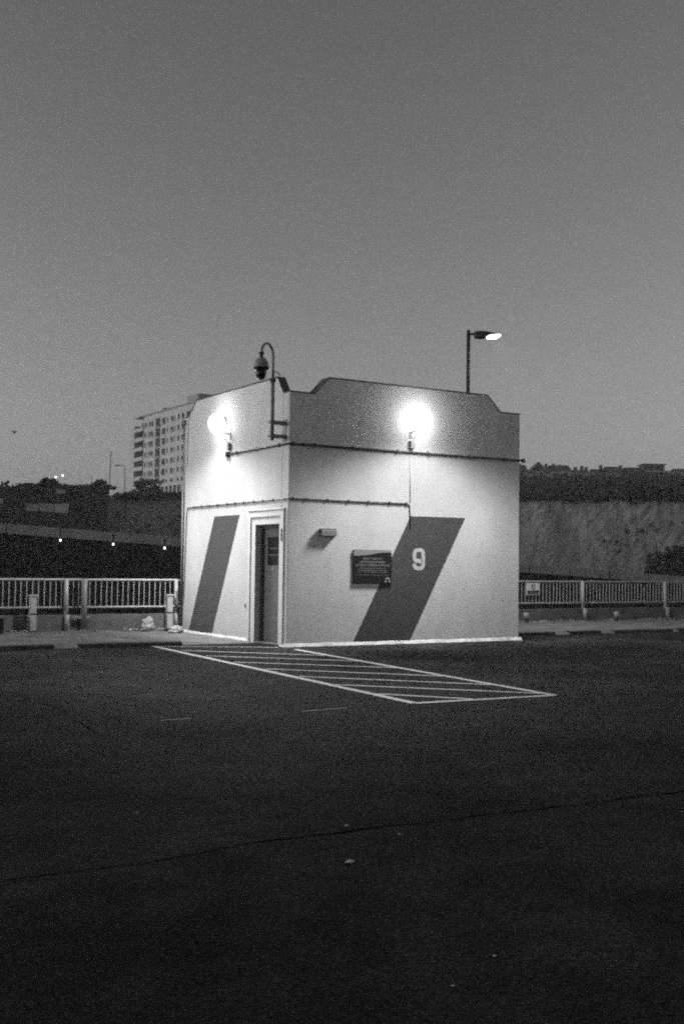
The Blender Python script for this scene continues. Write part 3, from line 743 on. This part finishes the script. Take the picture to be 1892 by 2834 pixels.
# dark bluff at the left, nearer than the cliff
prof = [(-150, 9.5), (-90, 11), (-56, 11.8), (-51.1, 12.3), (-50, 12.2), (-48.1, 12.9), (-45.7, 12.8), (-43.4, 12.9), (-40.8, 12.7), (-37.8, 12.8), (-35.6, 12.75), (-35.2, 12.7)]
q = MB()
for (lat, z) in prof: q.v += [far(lat * .936, 160, -9), far(lat * .98, 168, z - 3), far(lat, 171, z), far(lat * 1.19, 200, z + .4)]
n = len(prof)
for i in range(n - 1):
    for j in range(3): q.f.append((4 * i + j, 4 * i + 4 + j, 4 * i + 5 + j, 4 * i + 1 + j))
q.f.append(tuple(4 * (n - 1) + j for j in range(4)))
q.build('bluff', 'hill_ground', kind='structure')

# foliage
def leaves(q, c, rad, n, s_, seed):
    rn = random.Random(seed); c = Vector(c)
    for i in range(n):
        while True:
            p = Vector((rn.uniform(-1, 1), rn.uniform(-1, 1), rn.uniform(-.9, 1)))
            if p.length < 1: break
        if p.length < .45 and rn.random() < .6: p = p.normalized() * rn.uniform(.5, 1)
        if noise.noise(p * 2.2 + Vector((seed, 0, 0))) < -.25: continue
        f = 1 + .4 * noise.noise(p.normalized() * 2 + Vector((0, seed, 0)))
        p = c + Vector((p.x * rad[0] * f, p.y * rad[1] * f, p.z * rad[2] * f))
        a = Vector((rn.uniform(-1, 1), rn.uniform(-1, 1), rn.uniform(-1, 1))).normalized(); b = a.orthogonal().normalized(); sz = s_ * rn.uniform(.6, 1.4)
        q.add([p - a * sz - b * sz * .6, p + a * sz - b * sz * .5, p + a * sz * .8 + b * sz * .6, p - a * sz * .9 + b * sz * .5], [(0, 1, 2, 3)])
def tree(name, c, rad, label, grp, n=260, s_=.35, seed=1, cat='bush'):
    t = thing(name, c, label, cat, grp)
    q = MB(); c = Vector(c); leaves(q, c + Vector((0, 0, rad[2] * .9)), rad, n, s_, seed); q.build('crown', 'leaf', t)
    MB().tube([c - Vector((0, 0, .5)), c + Vector((.1, 0, rad[2] * .8)), c + Vector((.15, .1, rad[2] * 1.4))], [rad[2] * .09, rad[2] * .06, rad[2] * .02], 6).build('trunk', 'trunk_bark', t)
    return t
# bushes cut against the sky on the bluff and beside the tower
tree('bush', far(-44.4, 172, 12.3), (1.6, 1.3, .85), 'dark spiky bush on the left bluff skyline under the road lamps', None, 320, .28, 11)
tree('bush', far(-37.0, 174, 12.6), (1.3, 1.1, .7), 'small dark bush on the left bluff skyline near the tall mast', None, 260, .25, 12)
tree('bush', far(-33.6, 196, 13.0), (2.6, 1.6, 1.5), 'rounded dark bush at the foot of the apartment tower', None, 420, .3, 13)
tree('bush', far(44.8, 150, -1.5), (5.4, 3.0, 3.2), 'dark leafy mound of bushes in front of the cliff', None, 1500, .35, 14)
tree('bush', far(40.6, 150, .2), (.9, .9, 1.0), 'small dark bush beside the leafy mound before the cliff', None, 240, .22, 15)
for i, (lat, h_, w_) in enumerate(((60, 4.6, 3.4), (74.5, 4.2, 3.0), (80.5, 3.6, 2.6), (88.5, 5.4, 3.6), (97, 5.8, 4.4), (102.5, 4.6, 3.0), (113, 4.6, 3.0), (119, 4.0, 3.4))):
    tree('tree', far(lat, 388, 29.6), (w_, 2.5, h_ / 1.9), ('bushy dark tree left of the gabled ridge house', 'dark tree before the pale fronted ridge house', 'low dark tree between ridge houses near the tall chimney', 'broad dark tree before the hipped ridge roof',
         'tallest broad dark tree on the ridge skyline', 'dark tree left of the flat-roofed block', 'dark tree in front of the flat-roofed block', 'dark tree past the flat-roofed block')[i], 'trees along the ridge', 420, .4, 40 + i, 'tree')
# scrub on the bluff face, the cliff lip and the hillside: one mass
q = MB(); rn = random.Random(5)
for i in range(160):
    lat = rn.uniform(-60, -35.6); leaves(q, far(lat, rn.uniform(166, 171), rn.uniform(3, 12.3)), (1.6, 1.6, .9), 40, .4, i)
for i in range(60):
    lat = rn.uniform(-60, -35); zt = 12.3
    for (a, b) in zip(prof[:-1], prof[1:]):
        if a[0] <= lat <= b[0]: zt = a[1] + (b[1] - a[1]) * (lat - a[0]) / (b[0] - a[0])
    leaves(q, far(lat, 171.5, zt - .1), (1.3, 1, .35), 40, .22, i + 300)
for i in range(90):
    lat = rn.uniform(-37, -20); leaves(q, far(lat, cliff_d(lat) + rn.uniform(-1, 4), cliff_z(lat) + rn.uniform(.1, .8)), (1.8, 1.2, .5), 45, .28, i + 500)
for i in range(520):
    lat = rn.uniform(24, 110); dep = 190 + 185 * rn.random() ** .8
    leaves(q, far(lat * (dep / 190) ** .8, dep, hz(lat, dep) + .4), (3.2, 2.4, 1.5), 46, .6, i + 900)
for i in range(130):
    lat = rn.uniform(26, 75); leaves(q, far(lat, cliff_d(lat) + rn.uniform(-.5, 2), cliff_z(lat) + rn.uniform(.0, .5)), (1.6, 1, .5), 34, .3, i + 1700)
for i in range(34):
    lat = rn.choice((rn.uniform(40, 62), rn.uniform(-37, -24))); z = rn.uniform(4, 11) if lat > 0 else rn.uniform(6, 11.5)
    leaves(q, far(lat, cliff_d(lat) - 6 * (1 - (z + 9) / 21.5) - 1.2, z), (.45, .5, .35), 16, .2, i + 2500)
tag(q.build('scrub', 'leaf', kind='stuff'), 'dark scrub covering the hillside, bluff and cliff lip', 'scrub')

# buildings on the left bluff: dark shed with pale panels
hb = thing('bluff_shed', far(-42, 159, 0), 'dark flat building against the left bluff with pale wall panels', 'building')
def fbox(q, l0, l1, d0, d1, z0, z1):
    P = [far(l, dd, z) for z in (z0, z1) for (l, dd) in ((l0, d0), (l1, d0), (l1, d1), (l0, d1))]
    return q.add(P, [(0, 3, 2, 1), (4, 5, 6, 7), (0, 1, 5, 4), (1, 2, 6, 5), (2, 3, 7, 6), (3, 0, 4, 7)])
fbox(MB(), -60, -32.6, 155, 159.8, -9, 10.6).build('wall', 'far_cladding', hb)
for (a, b, z0, z1, m) in ((-43.0, -41.2, 8.2, 9.15, 'grey_metal'), (-41.1, -39.2, 8.15, 9.2, 'lens_grey'), (-39.1, -37.2, 8.0, 9.25, 'far_concrete'), (-47.0, -46.1, 9.2, 9.9, 'lens_grey'), (-48.0, -47.3, 8.1, 8.7, 'grey_metal')):
    fbox(MB(), a, b, 154.85, 154.99, z0, z1).build('wall_panel', m, hb)
fbox(MB(), -32.5, -32.1, 156, 159, -9, 10.2).build('corner_pier', 'concrete', hb)
t = thing('roof_cabin', far(-40.2, 165, 11.2), 'small pale square cabin high on the left bluff', 'cabin')
fbox(MB(), -41.0, -39.9, 163, 165, 10.9, 11.75).build('wall', 'lens_grey', t)
fbox(MB(), -41.05, -39.85, 162.9, 165.1, 11.752, 11.82).build('roof', 'house_roof', t)
# mast and road lamps on the bluff
t = thing('mast', far(-36.7, 180, 13), 'tall thin mast rising from the left bluff', 'mast')
MB().tube([far(-36.95, 180, 12), far(-36.7, 180, 18.8)], [.10, .07], 8).build('shaft', 'grey_metal', t)
MB().lathe(far(-36.7, 180, 18.8), (0, 0, 1), [(.12, 0), (.12, .12), (.04, .2)], 8).build('finial', 'grey_metal', t)
t = thing('lamp_column', far(-38.3, 200, 14), 'thin unlit lamp column with short arm beside the apartment tower', 'lamp column')
MB().tube([far(-38.3, 200, 13), far(-38.3, 200, 18.2), far(-38.5, 200, 18.4), far(-39.4, 200, 18.4)], .07, 6).build('column', 'grey_metal', t)
fbox(MB(), -40.1, -39.3, 199.8, 200.2, 18.3, 18.5).build('head', 'grey_metal', t)
t = thing('mast', far(-41.9, 190, 13), 'short thin pole above the bluff skyline', 'pole')
MB().tube([far(-41.9, 190, 13), far(-41.9, 190, 15.8)], .05, 6).build('shaft', 'grey_metal', t)
for (lat, z) in ((-46.4, 14.36), (-45.4, 14.66), (-44.3, 14.95)):
    t = thing('road_lamp', far(lat, 180, 12.6), 'tiny glowing road lamp on a thin pole above the left bluff', 'road lamp', 'road lamps on the bluff')
    MB().tube([far(lat, 180, 12.3), far(lat, 180, z)], .022, 6).build('pole', 'pale_metal', t)
    MB().lathe(far(lat, 180, z), (0, 0, 1), [(.03, -.08), (.09, -.02), (.11, .08), (.06, .16), (.02, .2)], 10).build('globe', 'far_lamp', t)

# ------------------------------------------------------------------ apartment tower
TA, TB = Vector((-57.4, 314, 0)), Vector((-35.7, 278, 0))
td = (TB - TA).normalized(); TL = (TB - TA).length; tn = Vector((-td.y, td.x, 0))
if tn.y > 0: tn = -tn                                       # outward, towards the car park
tn = Vector((td.y, -td.x, 0)) if Vector((td.y, -td.x, 0)).x < 0 else Vector((-td.y, td.x, 0))
ZB, ZT, DEPT = 19.5, 41.0, 15
tw = thing('apartment_tower', far(TA.x, TA.y, ZB), 'pale apartment tower with balconies on the cliff top', 'building')
def tp(s_, out, z):
    p = TA + td * s_ + tn * out; return far(p.x, p.y, z)
def tbox(q, s0, s1, o0, o1, z0, z1):
    P = [tp(s, o, z) for z in (z0, z1) for (s, o) in ((s0, o0), (s1, o0), (s1, o1), (s0, o1))]
    return q.add(P, [(0, 3, 2, 1), (4, 5, 6, 7), (0, 1, 5, 4), (1, 2, 6, 5), (2, 3, 7, 6), (3, 0, 4, 7)])
q = MB(); tbox(q, 6.2, TL, -DEPT, 0, ZB - 5, ZT)            # main block
q.build('wall', 'tower_wall', tw)
q = MB(); tbox(q, 0, 6.198, -DEPT, -1.8, ZB - 5, ZT - .5); q.build('balcony_back_wall', 'tower_wall', tw)
q = MB(); tbox(q, -3.6, -.002, -DEPT, .3, ZB - 5, ZT - 2.0); q.build('end_bay', 'tower_wall', tw)
FL = 2.68
for f in range(8):
    z = ZT - 1.1 - (f + 1) * FL
    q = MB(); tbox(q, .02, 6.1, -1.9, .25, z - .10, z + .12); tbox(q, .02, 6.1, .12, .25, z + .125, z + .95)
    q.build('balcony', 'tower_wall', tw)
    q = MB(); tbox(q, .1, 6.0, -1.795, -1.74, z + .15, z + 2.5); q.build('balcony_door_shade', 'window_glass', tw)  # dark sheet across the recess, its colour standing in for shade
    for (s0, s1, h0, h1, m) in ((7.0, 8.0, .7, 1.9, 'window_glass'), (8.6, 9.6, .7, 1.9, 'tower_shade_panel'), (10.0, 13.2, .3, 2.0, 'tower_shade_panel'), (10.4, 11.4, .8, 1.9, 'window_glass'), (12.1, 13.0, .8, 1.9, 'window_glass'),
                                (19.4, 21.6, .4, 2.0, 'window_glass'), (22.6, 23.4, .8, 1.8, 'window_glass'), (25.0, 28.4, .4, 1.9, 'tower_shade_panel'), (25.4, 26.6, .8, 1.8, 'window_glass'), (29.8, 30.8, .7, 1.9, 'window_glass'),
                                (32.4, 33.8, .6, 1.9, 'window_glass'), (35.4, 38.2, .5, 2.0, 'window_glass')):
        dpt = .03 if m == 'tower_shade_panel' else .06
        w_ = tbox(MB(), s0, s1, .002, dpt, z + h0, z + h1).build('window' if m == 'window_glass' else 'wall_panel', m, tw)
        if m == 'window_glass': tbox(MB(), s0 - .1, s1 + .1, .002, .22, z + h0 - .16, z + h0 - .01).build('sill', 'tower_wall', w_)
    # dark stair column, flat panes on the wall face
    tbox(MB(), 14.8, 18.0, .002, .05, z + .2, z + 2.3).build('stair_window', 'window_glass', tw)
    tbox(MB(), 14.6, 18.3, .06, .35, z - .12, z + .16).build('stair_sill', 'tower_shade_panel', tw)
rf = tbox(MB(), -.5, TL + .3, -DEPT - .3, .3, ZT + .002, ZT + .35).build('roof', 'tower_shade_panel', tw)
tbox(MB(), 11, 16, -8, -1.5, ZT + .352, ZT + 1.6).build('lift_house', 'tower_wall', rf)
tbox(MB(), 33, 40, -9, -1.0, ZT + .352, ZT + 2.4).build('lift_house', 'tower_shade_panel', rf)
for s_ in (18.5, 24, 29): tbox(MB(), s_, s_ + .8, -5, -4, ZT + .352, ZT + 1.2).build('vent', 'tower_shade_panel', rf)
# podium with columns
tbox(MB(), 2, TL + 2, .4, 3.0, ZB + 1.1, ZB + 2.0).build('podium_band', 'tower_wall', tw)
for i in range(16): tbox(MB(), 2.4 + i * 2.6, 3.3 + i * 2.6, 2.0, 2.9, ZB - 5, ZB + 1.09).build('podium_column', 'tower_wall', tw)

# ------------------------------------------------------------------ houses along the ridge
K = 400 / 230.0
def rzz(z): return 1.45 + (z - 1.45) * K
def house(l0, l1, ztop, zeave, zb, label, gable=False, wallm='house_wall', dep=400, chim=()):
    l0, l1 = l0 * K, l1 * K; ztop, zeave, zb = rzz(ztop), rzz(zeave), rzz(zb) - 4
    t = thing('house', far((l0 + l1) / 2, dep, zb), label, 'house', 'houses along the ridge')
    fbox(MB(), l0, l1, dep, dep + 8, zb, zeave).build('wall', wallm, t)
    q = MB(); m_ = (l0 + l1) / 2
    if gable:
        P = [far(l0 - .3, dep - .4, zeave), far(l1 + .3, dep - .4, zeave), far(m_, dep - .4, ztop), far(l0 - .3, dep + 8.4, zeave), far(l1 + .3, dep + 8.4, zeave), far(m_, dep + 8.4, ztop)]
        q.add(P, [(0, 1, 2), (3, 5, 4), (0, 2, 5, 3), (1, 4, 5, 2), (0, 3, 4, 1)])
    else:
        P = [far(l0 - .3, dep - .4, zeave), far(l1 + .3, dep - .4, zeave), far(l1 - .6, dep + 4, ztop), far(l0 + .6, dep + 4, ztop), far(l0 - .3, dep + 8.4, zeave), far(l1 + .3, dep + 8.4, zeave)]
        q.add(P, [(0, 1, 2, 3), (5, 4, 3, 2), (0, 3, 4), (1, 5, 2), (0, 4, 5, 1)])
    rf_ = q.build('roof', 'house_roof', t)
    if gable:
        q = MB(); P = [far(l0 - .4, dep - .5, zeave), far(m_, dep - .5, ztop), far(l1 + .4, dep - .5, zeave)]
        q.tube(P, .16, 6); q.build('bargeboard', 'house_wall', rf_)
        fbox(MB(), m_ - 2.2, m_ + 2.2, dep - .7, dep - .42, zeave + .2, zeave + .7).build('gable_beam', 'house_wall', rf_)
    for (cl, ct) in chim:
        cl *= K; fbox(MB(), cl - .5, cl + .5, dep + 3.4, dep + 4.6, zeave, rzz(ct)).build('chimney', 'brick_chimney', rf_)
    nwin = max(1, int((l1 - l0) / 3.2))
    for i in range(nwin):
        x = l0 + (l1 - l0) * (i + .5) / nwin
        w_ = fbox(MB(), x - .6, x + .6, dep - .05, dep - .002, zeave - 1.6, zeave - .4).build('window', 'window_glass', t)
    return t
house(33.0, 37.6, 22.3, 20.6, 19.6, 'dark roofed house at the kiosk end of the ridge', chim=((36.2, 22.5),))
house(37.5, 41.8, 22.74, 20.4, 19.3, 'steep gabled house with pale bargeboards on the ridge', gable=True)
house(41.9, 46.4, 22.3, 20.9, 19.4, 'long dark roofed house with pale wall right of the gabled house', chim=((41.6, 22.6), (43.1, 22.6), (44.5, 22.4)))
house(46.6, 50.2, 21.4, 20.6, 19.5, 'pale fronted house with three chimneys on the ridge', chim=((47.6, 22.0), (48.9, 22.25), (49.8, 22.0)))
house(50.4, 53.0, 21.6, 20.6, 19.6, 'small dark house with one tall chimney on the ridge', chim=((52.8, 22.45),))
house(53.2, 56.6, 22.15, 20.7, 19.6, 'broad hipped dark roof house before the flat-roofed block', chim=((56.8, 22.4),))
house(57.2, 61.0, 22.05, 21.0, 19.6, 'low dark roofed house beside the flat-roofed block', wallm='house_roof')
t = thing('flat_block', far(64 * K, 405, rzz(19)), 'dark flat-roofed modern block standing above the ridge houses', 'building')
fbox(MB(), 61.6 * K, 66.9 * K, 404, 414, rzz(19) - 4, rzz(21.5)).build('wall', 'house_wall', t)
fbox(MB(), 61.8 * K, 66.0 * K, 405, 412, rzz(21.5) + .01, rzz(22.75)).build('upper_storey', 'house_roof', t)
fbox(MB(), 61.4 * K, 66.3 * K, 404.4, 412.6, rzz(22.75) + .01, rzz(22.9)).build('flat_roof', 'house_roof', t)
for i in range(5): fbox(MB(), (62.0 + i * .95) * K, (62.7 + i * .95) * K, 403.9, 403.99, rzz(20.5), rzz(21.2)).build('window', 'window_glass', t)
house(67.2, 71.5, 21.9, 21.0, 19.6, 'pale house at the far end of the ridge past the flat block')

# distant bird over the left bluff
bp = far(-36.2, 125, 15.6)
t = thing('bird', bp, 'tiny dark bird hanging in the sky at far left', 'bird')
MB().lathe(bp, (.2, .1, -1), [(.02, -.2), (.10, -.1), (.12, .02), (.08, .14), (.02, .24)], 8).build('body', 'black_plastic', t)
q = MB(); q.add([bp + Vector((0, 0, -.05)), bp + Vector((.3, .05, .12)), bp + Vector((.33, .1, .02)), bp + Vector((0, .1, .05))], [(0, 1, 2, 3)])
q.add([bp + Vector((0, 0, -.05)), bp + Vector((-.3, .05, .10)), bp + Vector((-.33, .1, .0)), bp + Vector((0, .1, .05))], [(0, 1, 2, 3)])
q.build('wing', 'black_plastic', t)

# ------------------------------------------------------------------ thin haze added for light round the lamps and grain
hz_ = MB()
P = [far(l, dd, z) for z in (-10, 48) for (l, dd) in ((-160, -30), (215, -30), (215, 720), (-160, 720))]
hz_.add(P, [(0, 3, 2, 1), (4, 5, 6, 7), (0, 1, 5, 4), (1, 2, 6, 5), (2, 3, 7, 6), (3, 0, 4, 7)])
hm_ = bpy.data.materials.new('haze_air'); hm_.use_nodes = True; ht = hm_.node_tree; ht.nodes.clear()
pv_ = ht.nodes.new('ShaderNodeVolumePrincipled'); pv_.inputs['Color'].default_value = (.9, .9, .9, 1); pv_.inputs['Density'].default_value = 0.0006; pv_.inputs['Anisotropy'].default_value = 0.3
ho_ = ht.nodes.new('ShaderNodeOutputMaterial'); ht.links.new(pv_.outputs[0], ho_.inputs['Volume'])
MATS['haze_air'] = hm_
hz_.build('haze', 'haze_air', kind='stuff')
